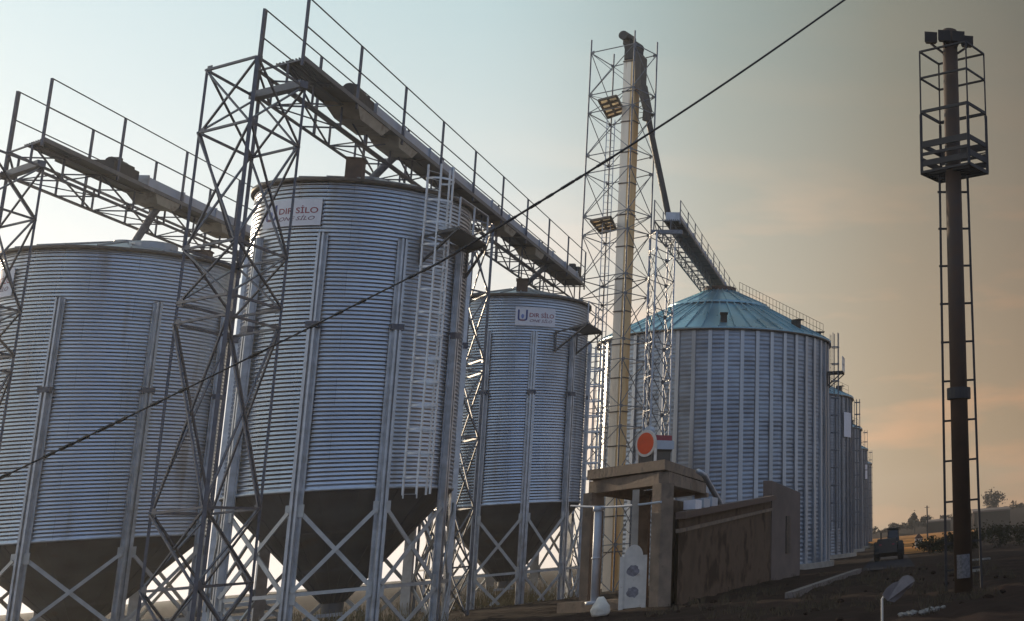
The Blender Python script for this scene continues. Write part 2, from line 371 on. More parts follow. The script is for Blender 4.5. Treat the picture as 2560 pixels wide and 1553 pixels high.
LEGP = [(a_*.84, b_) for a_, b_ in [(-.19, .0), (-.19, .03), (-.105, .03), (-.095, .17), (-.035, .17), (-.025, .09), (.025, .09), (.035, .17), (.095, .17), (.105, .03), (.19, .03), (.19, 0)]]
def leg_mesh(c, a, Rr, z0, z1, zs, foot=True):
    b = MB(); er = (math.cos(a), math.sin(a)); et = (-math.sin(a), math.cos(a)); n = len(LEGP)
    def seg(za, zb, sc, r0):
        vs = []
        for z in (za, zb):
            for t_, r_ in LEGP: vs.append((c[0]+er[0]*(r0+r_*sc)+et[0]*t_*sc, c[1]+er[1]*(r0+r_*sc)+et[1]*t_*sc, z))
        b.add(vs, [(i, (i+1) % n, n+(i+1) % n, n+i) for i in range(n)])
        for k_ in (0, n):
            b.add([vs[k_+i] for i in (1, 2, 3, 4, 5)], [(0, 1, 2, 3, 4)]); b.add([vs[k_+i] for i in (6, 7, 8, 9, 10)], [(0, 1, 2, 3, 4)]); b.add([vs[k_+i] for i in (5, 6, 7, 4)], [(0, 1, 2, 3)])
    seg(z0, zs, 1.15, Rr+.035); seg(zs, z1, .95, Rr+.035)
    if foot: b.box((c[0]+er[0]*(Rr+.12), c[1]+er[1]*(Rr+.12), z0+.02), (.6, .6, .04), a)
    return b
def splice_mesh(c, a, Rr, zs):
    er = (math.cos(a), math.sin(a)); return MB().box((c[0]+er[0]*(Rr+.135), c[1]+er[1]*(Rr+.135), zs), (.21, .36, .22), a)

def caged_ladder(parent, c, Rr, a, z0, z1, m=M_ladder, hoop=.85, off=.22, cr_=.42, nm='caged_ladder'):
    er = Vector((math.cos(a), math.sin(a), 0)); et = Vector((-math.sin(a), math.cos(a), 0)); o = Vector((c[0], c[1], 0))+er*(Rr+off)
    L = MB()
    for s_ in (-1, 1): L.bar(o+et*.23*s_+Vector((0, 0, z0)), o+et*.23*s_+Vector((0, 0, z1)), .045, .03)
    z = z0+.15
    while z < z1: L.tube([o-et*.23+Vector((0, 0, z)), o+et*.23+Vector((0, 0, z))], .010, 5); z += .3
    lad = L.build(nm, m, parent)
    cc = o+er*.30
    z = z0+.7
    while z < z1+.1:
        h = MB(); pts = []
        for k_ in range(15):
            th = -math.pi*.78+1.56*math.pi*k_/14
            pts.append(cc+er*math.cos(th)*cr_+et*math.sin(th)*cr_+Vector((0, 0, z)))
        for p, q in zip(pts, pts[1:]): h.bar(p, q, .012, .075)
        h.build('cage_hoop', m, lad); z += hoop
    for th in (-1.8, -.6, .6, 1.8):
        p = cc+er*math.cos(th)*(cr_-.015)+et*math.sin(th)*(cr_-.015)
        MB().bar(p+Vector((0, 0, z0+.1)), p+Vector((0, 0, z1+.1)), .055, .05).build('cage_strip', m, lad)
    return lad

def platform(parent, c, Rr, quad, z, m=M_hopper):
    """quad: inner0, outer0, outer1, inner1 (plan)"""
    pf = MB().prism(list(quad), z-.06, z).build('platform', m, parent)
    cv = Vector((c[0], c[1]))
    for k_ in (0, 1):
        o_ = Vector(quad[1+k_]); i_ = Vector(quad[0 if k_ == 0 else 3]); w_ = cv+(i_-cv).normalized()*(Rr+.04)
        b = MB(); b.bar((w_.x, w_.y, z-1.1), (o_.x, o_.y, z-.1), .07); b.bar((w_.x, w_.y, z-1.15), (w_.x, w_.y, z-.02), .07); b.bar((w_.x, w_.y, z-.10), (o_.x, o_.y, z-.10), .07); b.build('bracket', m, pf)
    a, b_ = Vector(quad[1]), Vector(quad[2])
    for i in range(3):
        p = a.lerp(b_, i/2); MB().bar((p.x, p.y, z), (p.x, p.y, z+1.1), .05).build('rail_post', M_steel, pf)
    for dz in (.55, 1.1): MB().bar((a.x, a.y, z+dz), (b_.x, b_.y, z+dz), .04).build('guard_rail', M_steel, pf)
    return pf

def hopper_silo(c, z0, z1, legs, zleg, zs, label, Rr=3.15, sign=None, sign_text=True, ladder=None, plat=None, roofbits=(), zout=.45, ztopb=4.2, zlowb=1.6):
    t = thing('hopper_silo', (c[0], c[1], 0), label, 'silo', 'hopper silos on steel legs')
    corrugated(c, Rr, z0, z1, .148, .0215, 180, 8, t, 'wall', M_corr)
    # roof: shallow ribbed cone with a cap
    nrib = 24; ap = z1+(Rr-.3)*math.tan(R(17))
    rf = MB(); rf.lathe(c, [(Rr+.10, z1-.02), (Rr+.10, z1+.02), (.45, ap), (.45, ap+.12), (.0, ap+.14)], 72); roof = rf.build('roof', M_roofmetal, t)
    rb = MB()
    for i in range(nrib):
        a = 2*math.pi*i/nrib; rb.bar(P(c, a, Rr+.1, z1+.05), P(c, a, .46, ap+.03), .05, .07)
    rb.build('roof_rib', M_roofmetal, roof)
    MB().lathe(c, [(Rr+.03, z1-.13), (Rr+.13, z1-.13), (Rr+.13, z1+.03), (Rr+.03, z1+.03)], 96, closed=True).build('eave_ring', M_eave, t, True)
    for kind, a, r, w, h in roofbits:
        zz = z1+(Rr-r)*math.tan(R(17)); p = P(c, a, r, zz)
        b = MB()
        if kind == 'box': b.box((p[0], p[1], zz+h/2-.1), (w, w*.9, h+.2), a); b.box((p[0], p[1], zz+h+.03), (w*1.12, w*1.02, .06), a); b.build('inlet_box', M_coping, roof)
        else: b.lathe((p[0], p[1]), [(w, zz-.2), (w, zz+h*.5), (w*.9, zz+h*.8), (w*.35, zz+h), (0, zz+h)], 20); b.build('roof_hatch', M_roofmetal, roof)
    # hopper cone
    hp = MB().lathe(c, [(Rr-.02, z0+.10), (Rr+.02, z0-.02), (.30, zout+.35), (.30, zout)], 72)
    for i in range(18): hp.bar(P(c, 2*math.pi*i/18, Rr-.0, z0-.03), P(c, 2*math.pi*i/18, .31, zout+.36), .06, .05)
    for f_ in (.36, .70):
        rr, zz = Rr+(.3-Rr)*f_, z0+(zout+.35-z0)*f_; hp.lathe(c, [(rr-.02, zz+.06), (rr+.05, zz+.06), (rr+.0, zz-.06), (rr-.07, zz-.06)], 72, closed=True)
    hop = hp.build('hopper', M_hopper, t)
    MB().box((c[0], c[1], zout-.06), (.8, .62, .12)).build('outlet_gate', M_steel, hop)
    MB().lathe(c, [(Rr+.0, z0-.05), (Rr+.05, z0-.05), (Rr+.05, z0+.04), (Rr, z0+.04)], 96, closed=True).build('base_ring', M_leg, t, True)
    n = len(legs)
    for a in legs:
        leg_mesh(c, a, Rr, -.1, zleg, zs).build('leg', M_leg, t)
        splice_mesh(c, a, Rr, zs).build('splice_plate', M_dark, t)
    for i, a in enumerate(legs):
        a2 = legs[(i+1) % n]
        if a2 < a: a2 += 2*math.pi
        e = .045; r = Rr+.06; A, B = a+e, a2-e
        zt, zl = ztopb, zlowb
        for (aa, za, ab, zb, dr) in ((A, zt, B, zl, .03), (B, zt, A, zl, .11), (A, zl-.28, B, -2.4+zl, .03), (B, zl-.28, A, -2.4+zl, .11)):
            p, q = Vector(P(c, aa, r+dr, za)), Vector(P(c, ab, r+dr, zb))
            if zb < 0: q = p+(q-p)*((za-.05)/(za-zb))
            MB().bar(p, q, .045, .12).build('brace', M_brace, t)
        MB().bar(P(c, A, r+.07, zl-.08), P(c, B, r+.07, zl-.08), .05, .12).build('strut', M_brace, t)
        for aa in (A, B):
            for zc, hh in ((zt+.04, .42), (zl-.1, .62)): MB().box(P(c, aa, r+.07, zc), (.03, .2, hh), aa).build('gusset', M_brace, t)
    if sign: sign_on(t, c, Rr, *sign, lettered=sign_text)
    if ladder: caged_ladder(t, c, Rr, *ladder)
    if plat: platform(t, c, Rr, *plat)
    return t
def legs_from(a0, n): return [R(a0)+2*math.pi*i/n for i in range(n)]
C2, C3, C1 = (-18.85, 47.61), (-19.12, 66.5), (-30.78, 56.84)
s2 = hopper_silo(C2, 4.92, 15.94, legs_from(-129.5, 9), 13.9, 10.6, 'nearest hopper silo, with a tall caged ladder and a sign partly behind lattice steel',
            sign=(R(-128.5), R(-91.5), 14.2, 15.17), ladder=(R(-36), 4.5, 16.7), plat=(((-15.85, 45.2), (-14.85, 44.4), (-14.75, 46.9), (-15.65, 47.9)), 14.2),
            roofbits=(('box', R(-79), 2.55, .52, .72), ('hatch', R(20), 1.6, .4, .3)), zout=.75)
s3 = hopper_silo(C3, 4.98, 15.84, legs_from(-98.3, 10), 13.85, 10.65, 'farther hopper silo with a fully visible white sign, left of the tall elevator tower',
            sign=(R(-77.8), R(-45.5), 14.15, 15.15), ladder=(R(-2), 4.6, 13.4), plat=(((-16.0, 63.5), (-14.85, 62.1), (-14.80, 64.8), (-15.85, 65.3)), 14.0),
            roofbits=(('box', R(-74), 1.9, .55, .62), ('hatch', R(100), 1.6, .4, .3)), zout=.8)
s1 = hopper_silo(C1, 4.25, 15.77, legs_from(-89, 8), 13.65, 10.0, 'left hopper silo, cut by the picture edge, with a low round hatch on its roof', Rr=3.42,
            sign=(R(-154), R(-118.5), 13.85, 15.0), roofbits=(('hatch', R(-35), 1.6, .75, .22), ('box', R(8), 2.4, .5, .4)), zout=.4, ztopb=3.6, zlowb=.95)

# ------------------------------------------------------------------ big grain silos
def grain_silo(c, label, ladder_ang=None, sign=None, detail=True):
    Rr, ze = (7.5 if detail else 8.0), 16.75; n = 48
    t = thing('grain_silo', (c[0], c[1], 0), label, 'silo', 'flat-bottomed grain silos in a row')
    MB().lathe(c, [(Rr+.45, -.1), (Rr+.45, .35), (0, .35)], 72).build('plinth', M_concpale, t)
    corrugated(c, Rr, .3, ze, .30, .018, 144, 4, t, 'wall', M_bigwall, 1.1, 2.6, .02)
    for i in range(n):
        a = 2*math.pi*(i+.5)/n
        if not detail and math.sin(a) > .75: continue
        b = MB(); er = (math.cos(a), math.sin(a))
        for za, zb, d, w in ((.3, 5.6, .13, .27), (5.6, 10.9, .11, .25), (10.9, ze-.1, .09, .23)):
            r = Rr+.02+d/2; b.box((c[0]+er[0]*r, c[1]+er[1]*r, (za+zb)/2), (d, w, zb-za), a)
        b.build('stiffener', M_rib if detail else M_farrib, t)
    # two-tier blue sheet roof
    ap = 20.75; rt = 1.0; rm = 3.2; zm = ze+(Rr+.2-rm)/(Rr+.2-rt)*(ap-ze)
    roof = MB().lathe(c, [(Rr+.22, ze-.08), (Rr+.22, ze), (rm-.1, zm+.03), (rm+.22, zm-.02), (rm+.22, zm+.12), (rt, ap+.1), (rt, ap+.35), (.55, ap+.45), (0, ap+.45)], 96).build('roof', M_blue, t)
    rb = MB()
    for i in range(n):
        a = 2*math.pi*i/n
        rb.bar(P(c, a, Rr+.24, ze+.04), P(c, a, rm+.2, zm+.0), .06, .09)
        if i % 2 == 0: rb.bar(P(c, a, rm+.22, zm+.14), P(c, a, rt, ap+.13), .05, .08)
    rb.build('roof_seam', M_blue, roof)
    MB().lathe(c, [(Rr+.05, ze-.2), (Rr+.26, ze-.2), (Rr+.26, ze-.09), (Rr+.05, ze-.09)], 96, closed=True).build('eave_ring', M_eave, t, True)
    MB().lathe(c, [(rt+.0, ap+.0), (rt+.06, ap+.0), (rt+.06, ap+.38), (rt, ap+.38)], 40, closed=True).build('cap_ring', M_coping, roof)
    def rp(a, r, dz=0): return P(c, a, r, ze+(Rr+.2-r)/(Rr+.2-rt)*(ap-ze)+dz)
    for a in ((-80, -35, 10) if detail else (-20,)):
        b = MB(); p = rp(R(a), Rr-.7); b.box((p[0], p[1], p[2]+.2), (.5, .4, .6), R(a)); b.box((p[0]+.15*math.cos(R(a)), p[1]+.15*math.sin(R(a)), p[2]+.52), (.7, .5, .06), R(a)); b.build('roof_vent', M_maststeel, roof)
    # roof stair railing
    a = R(-16); m_ = 26 if detail else 12
    rail = MB()
    for dz in (.5, 1.0): rail.bar(rp(a, Rr+.1, dz), rp(a, 1.4, dz), .03)
    rl = rail.build('stair_rail', M_maststeel, roof)
    for i in range(m_):
        r = 1.4+(Rr-1.3)*i/(m_-1); MB().bar(rp(a, r), rp(a, r, 1.0), .025).build('rail_post', M_maststeel, rl)
    if ladder_ang is not None:
        caged_ladder(t, c, Rr+.1, ladder_ang, 2.5, ze+(.45 if detail else -.3), M_darkgal, 1.3, cr_=.32)
        if detail: platform(t, c, Rr+.1, [P(c, ladder_ang-.02, Rr+.15, 0)[:2], P(c, ladder_ang-.02, Rr+1.2, 0)[:2], P(c, ladder_ang+.12, Rr+1.2, 0)[:2], P(c, ladder_ang+.12, Rr+.15, 0)[:2]], ze-2.4, M_maststeel)
    if sign: sign_on(t, c, Rr+.17, *sign, lettered=False)
    return t
GS = [(-12.05, 86.2), (-12.05, 122.), (-12.05, 158), (-12.05, 196), (-12.05, 236)]
grain_silo(GS[0], 'big ribbed grain silo with a blue cone roof, nearest of its row', R(-7))
grain_silo(GS[1], 'second grain silo of the row, with a white sign, right behind the nearest one', R(-3), (R(-26), R(-13), 12.3, 14.9), False)
grain_silo(GS[2], 'third grain silo of the row, its edge showing past the one with a sign', R(0), None, False)
grain_silo(GS[3], 'fourth grain silo of the row, a thin far strip with a small pale sign', R(2), (R(-20), R(-8), 11.5, 14), False)
grain_silo(GS[4], 'farthest and smallest visible grain silo, at the far end of the row', None, None, False)

# ------------------------------------------------------------------ lattice towers
def lattice_tower(corners, levels, legw, brw, label, m=M_dark, xb='x', gaps=(), z0=-.1, group='lattice support towers', skip=(), legm=None, extra=0., gus=.2):
    cx = sum(p[0] for p in corners)/4; cy = sum(p[1] for p in corners)/4
    t = thing('lattice_tower', (cx, cy, 0), label, 'tower', group)
    levels = sorted(levels)
    for k_, p in enumerate(corners):
        lw = legw if not isinstance(legw, tuple) else legw[k_]
        MB().angle((p[0], p[1], z0), (p[0], p[1], levels[-1]+extra), lw, lw*.2 if lw > .1 else lw*.35).build('leg', legm or m, t)
    for i in range(4):
        p, q = corners[i], corners[(i+1) % 4]
        for z in levels:
            if gus: MB().box(((p[0]*.94+q[0]*.06), (p[1]*.94+q[1]*.06), z), (gus, .015, gus*1.2), math.atan2(q[1]-p[1], q[0]-p[0])).build('gusset_plate', m, t)
            MB().bar((p[0], p[1], z), (q[0], q[1], z), brw, brw*1.3).build('horizontal_brace', m, t)
        lv = [z0]+levels
        for j, (za, zb) in enumerate(zip(lv, lv[1:])):
            if zb-za < 1.2: continue
            n = Vector((q[1]-p[1], p[0]-q[0], 0)).normalized()*brw*.5
            ps = [((p[0], p[1], za), (q[0], q[1], zb)), ((q[0], q[1], za), (p[0], p[1], zb))]
            if xb == 'z': ps = [ps[(i+j) % 2]]
            for k_, (u, v) in enumerate(ps):
                d = n if k_ else -n
                MB().bar(Vector(u)+d, Vector(v)+d, brw*.85, brw*.85).build('diagonal_brace', m, t)
    return t
tb = lattice_tower([(-17.6, 36.8), (-17.4, 39.05), (-19.1, 40.25), (-19.35, 38.05)], [2.0, 4.1, 9.45, 10.05, 11.65, 15.25, 17.25], (.085, .06, .085, .06), .054,
    'dark lattice tower in front of the nearest hopper silo, under the right conveyor end')
lattice_tower([(-29.4, 46.7), (-29.2, 48.95), (-30.9, 50.15), (-31.15, 47.95)], [2.0, 4.5, 10, 10.6, 12.2, 15.6, 17.6], (.085, .06, .085, .06), .054,
    'dark lattice tower at the left picture edge, under the left conveyor end')
lattice_tower([(-17.8, 53.4), (-17.1, 55.0), (-18.4, 56.8), (-19.1, 55.2)], [2, 4.5, 7.5, 10.4, 11.0, 14, 17.2], .10, .055,
    'lattice tower standing between the nearest and the farther hopper silo', M_darkgal)
lattice_tower([(-13.6, 69.4), (-13.0, 68.2), (-12.4, 70.3), (-13.0, 71.5)], [2, 4, 6, 8, 10, 12, 14, 16, 18, 19.6, 20.6], .08, .035,
    'slim grey lattice tower left of the blue cone roof, holding the far conveyor', M_darkgal, legm=M_steel)
EL = [(-17.79, 72.19), (-15.0, 70.37), (-14.04, 71.93), (-16.97, 74.19)]
lv = [33.5, 30.6, 29.4, 26.55, 25.4, 22.6, 21.4, 18.6, 17.4, 14.6, 13.4, 10.6, 9.4, 6.6, 5.4, 2.6]
lattice_tower(EL, lv, .08, .040, 'tallest lattice tower, thin dark bars around the pale elevator shaft', M_darkgal, group='lattice support towers', extra=.9, gus=.16)

# ------------------------------------------------------------------ conveyor bridges
def conveyor(xl, xr, y0, y1, zb, zd, zr, step, label, gates=(), drop=(), w=1., m=M_dark, tr_off=1.4, motor=None, skew=0., drive=None):
    t = thing('conveyor_bridge', ((xl+xr)/2, y0, zb), label, 'conveyor', 'overhead conveyor bridges')
    xm = xr-.5          # right truss plane
    def ys(x): return y0+skew*(xr-x)/(xr-xl)      # the near end is cut askew
    for x, z in ((xl, zb), (xm, zb), (xl, zd-.1), (xm, zd-.1)):
        MB().angle((x, ys(x), z), (x, y1, z), .10*w+.02, .02).build('chord', m, t)
    MB().bar((xl-.1, ys(xl-.1), zb-.02), (xr+.15, ys(xr+.15), zb-.02), .22, .24).build('end_beam', m, t)
    n = max(1, int(round((y1-y0)/(step/2)))); dy = (y1-y0)/n
    def yy(x, i): return max(ys(x), y0+dy*i)
    for i in range(n+1):
        for x in (xl, xm): MB().bar((x, yy(x, i), zb), (x, yy(x, i), zd-.1), .05*w).build('truss_post', m, t)
        if i: MB().bar((xl, yy(xl, i), zb), (xm, yy(xm, i), zb), .05*w).build('cross_bar', m, t)
        MB().bar((xl, yy(xl, i), zd-.1), (xr, yy(xr, i), zd-.1), .05*w).build('cross_bar', m, t)
        if i < n:
            for x in (xl, xm):
                a, b = ((zb, zd-.1) if i % 2 else (zd-.1, zb))
                MB().bar((x, yy(x, i), a), (x, yy(x, i+1), b), .045*w).build('truss_brace', m, t)
            if i % 2: MB().bar((xl, yy(xl, i), zb), (xm, yy(xm, i+1), zb), .04*w).build('truss_brace', m, t)
    # walkway plate on the right; its first metres are open grating
    gx0, gx1 = xr-.95, xr-.02; gy = y0+2.4
    gr = MB()
    for k_ in range(9):
        x = gx0+(gx1-gx0)*k_/8; gr.bar((x, ys(x), zd-.02), (x, gy, zd-.02), .03, .05)
    y = y0+.3
    while y < gy: gr.bar((gx0, max(y, ys(gx0)), zd-.03), (gx1, y, zd-.03), .03, .03); y += .10
    gr.build('walkway_grating', M_grate, t)
    wk = MB(); wk.box(((gx0+gx1)/2, (gy+y1)/2, zd-.02), (gx1-gx0, y1-gy, .05)); wk.box((gx1+.03, (y0+y1)/2, zd-.03), (.05, y1-y0, .16)); wk.box((gx0-.03, (gy+y1)/2, zd-.03), (.05, y1-gy, .14)); wal = wk.build('walkway', M_trough, t)
    # trough stands on the plate
    tx0, tx1 = xr-.80, xr-.10; tz0, tz1 = zd+.02, zd+.50
    tro = MB().box(((tx0+tx1)/2, (y0+tr_off+y1)/2, (tz0+tz1)/2), (tx1-tx0, y1-y0-tr_off, tz1-tz0)).build('trough', M_trsteel, t)
    y = y0+tr_off
    while y < y1:
        MB().box(((tx0+tx1)/2, y, (tz0+tz1)/2), (tx1-tx0+.10, .05, tz1-tz0+.10)).build('flange', M_steel, tro); y += 2.4
    for y, ln, hh in gates:
        b = MB(); a0, a1 = gx0-.04, gx1+.03; zt_ = zd-.06
        b.add([(a0, y, zt_), (a1, y, zt_), (a1, y+ln, zt_), (a0, y+ln, zt_), (a0+.15, y+ln*.2, zt_-hh), (a1-.1, y+ln*.2, zt_-hh), (a1-.1, y+ln*.85, zt_-hh), (a0+.15, y+ln*.85, zt_-hh)],
              [(0, 1, 2, 3), (7, 6, 5, 4), (1, 0, 4, 5), (2, 1, 5, 6), (3, 2, 6, 7), (0, 3, 7, 4)]); b.build('feed_gate', M_beige, wal)
    if drive:
        x = (tx0+tx1)/2; b = MB(); b.box((x, drive, zd+.27), (.7, 1.5, .5)); b.tube([(x+.1, drive-.5, zd+.55), (x+.1, drive+.25, zd+.55)], .2, 12); b.box((x-.05, drive+.5, zd+.5), (.5, .45, .4)); b.box((x+.1, drive-.1, zd+.77), (.18, .2, .12)); b.build('drive_unit', M_black, t)
    n2 = int(round((y1-y0)/step))
    for x in (xl, xr):
        for i in range(n2+1):
            y = max(ys(x), y0+(y1-y0)*i/n2+(skew if x == xl else 0)); big = (i == 0)
            if y > y1: continue
            zlo = zb if x == xl else zd-.3
            MB().bar((x, y, zlo), (x, y, zr), (.13 if big and x == xl else .065)*w, .065*w).build('rail_post', m, t)
        for z in (zr, (zr+zd)/2+.05): MB().tube([(x, ys(x), z), (x, y1, z)], .024*w, 6).build('hand_rail', m, t)
    for (px, py, pz) in drop:
        MB().tube([((tx0+tx1)/2, py, zd-.05), ((tx0+tx1)/2+(px-(tx0+tx1)/2)*.5, py, (zd+pz)/2), (px, py, pz)], .13, 10).build('spout', M_darkgal, t)
    if motor:
        b = MB(); x, y, z = (tx0+tx1)/2, y1-.5, zd+.75
        b.tube([(x-.1, y-.5, z), (x-.1, y+.3, z)], .26, 12); b.box((x+.2, y-.1, z-.1), (.3, .5, .6)); b.box((x-.1, y+.05, z+.25), (.3, .3, .4)); b.build('drive_motor', M_black, t)
    return t
conveyor(-19.1, -17.5, 39.0, 72.0, 17.3, 18.25, 20.3, 3.8, 'right overhead conveyor running over two hopper silos from the dark lattice tower',
         gates=((42.7, 2.6, .42), (46.0, 1.8, .36), (57.8, 1.8, .36), (62.6, 1.6, .36)), drop=((-18.85, 47.61, 16.95), (-19.1, 66.5, 16.85)), motor=True, skew=1.1, drive=43.4, tr_off=5.3)
conveyor(-31.1, -29.3, 48.9, 77.3, 17.7, 18.7, 21.05, 4.05, 'left overhead conveyor running over the hopper silo at the picture edge',
         gates=((55.3, 1.8, .4), (60.0, 1.8, .36)), drop=((-30.47, 56.64, 16.8),), motor=True, skew=1.5, drive=53.6, tr_off=6.0)
conveyor(-13.4, -12.0, 69.5, 212., 20.95, 21.75, 22.95, 2.6, 'far overhead conveyor passing over the blue cone roof',
         drop=(), w=.8, m=M_darkgal, tr_off=.4)

# ------------------------------------------------------------------ bucket elevator
ec = (-15.45, 72.1)
t = thing('bucket_elevator', (ec[0], ec[1], 0), 'tall pale elevator shaft, golden sunlight painted on one leg, inside the tallest lattice tower', 'elevator')
er_ = R(-24)
def eoff(dx, dy): return (ec[0]+dx*math.cos(er_)-dy*math.sin(er_), ec[1]+dx*math.sin(er_)+dy*math.cos(er_))
for dx, w_, m_ in ((-.13, .50, M_casing), (.27, .27, M_suncasing)):
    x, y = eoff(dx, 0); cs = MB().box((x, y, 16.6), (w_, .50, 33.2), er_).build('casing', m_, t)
    z = 2.2
    while z < 33:
        MB().box((x, y, z), (w_+.07, .58, .07), er_).build('flange', M_eave, cs); z += 2.05
hd = MB(); x, y = eoff(.1, 0)
hd.box((x, y, 33.5), (.82, .66, .9), er_); x2, y2 = eoff(.15, 0)
hd.tube([eoff(.1, -.34)+(33.95,), eoff(.1, .34)+(33.95,)], .44, 20); hd.build('head', M_black, t)
b = MB(); b.tube([eoff(-.15, -.75)+(34.55,), eoff(-.15, .1)+(34.55,)], .3, 12); b.box(eoff(-.1, -.2)+(34.3,), (.5, .5, .5), er_); b.build('drive_motor', M_black, t)
b = MB(); b.hexa([eoff(.45, -.25)+(31.2,), eoff(.85, -.25)+(30.6,), eoff(.85, .25)+(30.6,), eoff(.45, .25)+(31.2,), eoff(.45, -.42)+(33.6,), eoff(.8, -.3)+(33.2,), eoff(.8, .3)+(33.2,), eoff(.45, .4)+(33.6,)])
b.tube([eoff(.75, 0)+(31.2,), eoff(1.1, .1)+(29.6,), eoff(1.0, .1)+(28.9,)], [.3, .26, .2], 10); b.build('discharge_hood', M_fanbody, t)
def floor_in_tower(z, fr, lab, tilt=0):
    tt = thing('service_floor', (-16, 71, z), lab, 'platform', 'rusty floors in the elevator tower')
    (x0, y0), (x1, y1), (x2, y2), (x3, y3) = fr
    MB().prism(fr, z+.08, z+.10).build('deck', M_floor, tt)
    def lerp(p, q, k_): return (p[0]+(q[0]-p[0])*k_, p[1]+(q[1]-p[1])*k_)
    for k_ in (0, .5, 1):
        p, q = lerp(fr[0], fr[1], k_), lerp(fr[3], fr[2], k_); MB().bar(p+(z,), q+(z,), .10, .13).build('floor_beam', M_eave, tt)
    for k_ in (0, .27, .52, .77, 1):
        p, q = lerp(fr[0], fr[3], k_), lerp(fr[1], fr[2], k_); MB().bar(p+(z+.01,), q+(z+.01,), .09, .13).build('floor_beam', M_eave, tt)
floor_in_tower(29.9, [(-17.0, 71.2), (-15.85, 70.3), (-15.95, 73.0), (-17.15, 74.2)], 'upper tan floor panel with dark beams in the elevator tower')
floor_in_tower(22.1, [(-17.15, 71.3), (-15.9, 70.4), (-16.2, 73.2), (-17.25, 74.2)], 'lower rusty tan floor panel in the elevator tower')
pp = MB().tube([(-14.6, 72.2, 30.2), (-14.3, 72.0, 28.6), (-12.9, 70.6, 22.6), (-12.65, 70.2, 21.6)], .17, 12).build('chute_pipe', M_maststeel, None, True)
tag(recentre(pp, (-12.65, 70.2, 21.6)), 'dark slanting pipe from the elevator top down to the far conveyor', 'pipe')
# thin service ladder inside the tower
t = thing('tower_ladder', (-16.35, 71.5, 0), 'thin grey ladder standing inside the tallest lattice tower', 'ladder')
b = MB(); z = .4
for s_ in (-.2, .2): b.bar((-16.35+s_, 71.5+s_*.3, 0), (-16.35+s_, 71.5+s_*.3, 28.8), .04)
while z < 28.5: b.bar((-16.55, 71.44, z), (-16.15, 71.56, z), .025); z += .45
b.build('ladder', M_steel, t)

# ------------------------------------------------------------------ concrete frame with its things
SN, SL, SRr, SK = (-7.97, 44.56), (-11.19, 47.7), (-8.05, 54.9), (-11.3, 58.0)
t = thing('concrete_frame', (-9.6, 51, 0), 'raw concrete frame of columns and a flat slab below the red disc', 'structure')
MB().prism([SN, SRr, SK, SL], 4.90, 5.27).build('slab', M_conc, t)
def inset(p, d=.26):
    cx, cy = -9.6, 51.3; v = Vector((cx-p[0], cy-p[1])).normalized()*d*1.6; return (p[0]+v.x, p[1]+v.y)
cols = [inset(SN), inset(SL), inset(SRr), inset(SK), (-10.25, 53.2), (-9.0, 49.8)]
for i, p in enumerate(cols): MB().box((p[0], p[1], 2.15), (.5, .5, 4.5) if i < 4 else (.42, .42, 4.5), R(-44) if i in (0, 1) else 0).build('column', M_conc, t)
for a, b_ in ((0, 1), (0, 2), (1, 3), (2, 3)):
    p, q = cols[a], cols[b_]; MB().bar(p+(4.6,), q+(4.6,), .36, .47).build('beam', M_conc, t)
b = MB(); b.bar((cols[0][0]-.45, cols[0][1]+.42, .12), (SL[0]-.9, SL[1]+1.0, .12), .34, .40); b.build('plinth', M_conc, t)
b = MB(); b.bar(cols[0]+(1.9,), cols[2]+(1.9,), .18, 3.9); b.build('side_panel', M_wall, t)

def disc_on(mb, c, nrm, r, th, n=32, inner=0.):
    nrm = Vector(nrm).normalized(); a = nrm.cross(Vector((0, 0, 1))).normalized(); u = a.cross(nrm).normalized(); c = Vector(c)
    o = len(mb.v)
    for d in (0, th):
        for rr in ((r,) if not inner else (r, inner)):
            for k_ in range(n):
                tt = 2*math.pi*k_/n; mb.v.append(tuple(c+nrm*d+a*math.cos(tt)*rr+u*math.sin(tt)*rr))
    if not inner:
        mb.f += [tuple(o+k_ for k_ in range(n)), tuple(o+n+k_ for k_ in range(n-1, -1, -1))]+[(o+k_, o+n+k_, o+n+(k_+1) % n, o+(k_+1) % n) for k_ in range(n)]
    else:
        for k_ in range(n):
            k2 = (k_+1) % n; A, B, C, D = 0, n, 2*n, 3*n
            mb.f += [(o+A+k_, o+A+k2, o+B+k2, o+B+k_), (o+C+k_, o+D+k_, o+D+k2, o+C+k2), (o+A+k_, o+C+k_, o+C+k2, o+A+k2), (o+B+k_, o+B+k2, o+D+k2, o+D+k_)]
    return mb
dn = Vector((-.62, -.78, 0)).normalized(); da = dn.cross(Vector((0, 0, 1))).normalized()
dc = Vector((-9.0, 46.75, 6.10))
t = thing('drum_machine', (dc.x, dc.y, 5.27), 'orange red disc in a white rim on two white legs on the concrete slab', 'machine')
disc_on(MB(), dc+dn*.02, dn, .42, .05).build('disc', M_red, t)
disc_on(MB(), dc, dn, .52, .06, inner=.41).build('rim', M_offwhite, t)
for s_ in (-1, 1):
    p = dc+da*.46*s_; MB().bar((p.x, p.y, 5.27), (p.x, p.y, 6.05), .12, .08).build('leg', M_offwhite, t)
b = MB(); disc_on(b, dc-dn*.85+Vector((0, 0, -.12)), dn, .38, .8); b.build('body', M_fanbody, t)
b = MB(); c_ = dc-dn*.42+da*(-.0); b.box((c_.x, c_.y, 6.02), (.95, .80, .34), math.atan2(dn.y, dn.x)); b.build('side_panel', M_palegrey, t)
b = MB(); b.box((c_.x, c_.y, 6.30), (.85, .66, .20), math.atan2(dn.y, dn.x)); b.build('top_cover', M_signred, t)
b = MB(); disc_on(b, dc-dn*.2+Vector((0, 0, .50)), dn, .17, .2, 16); b.build('lamp_housing', M_palegrey, t)
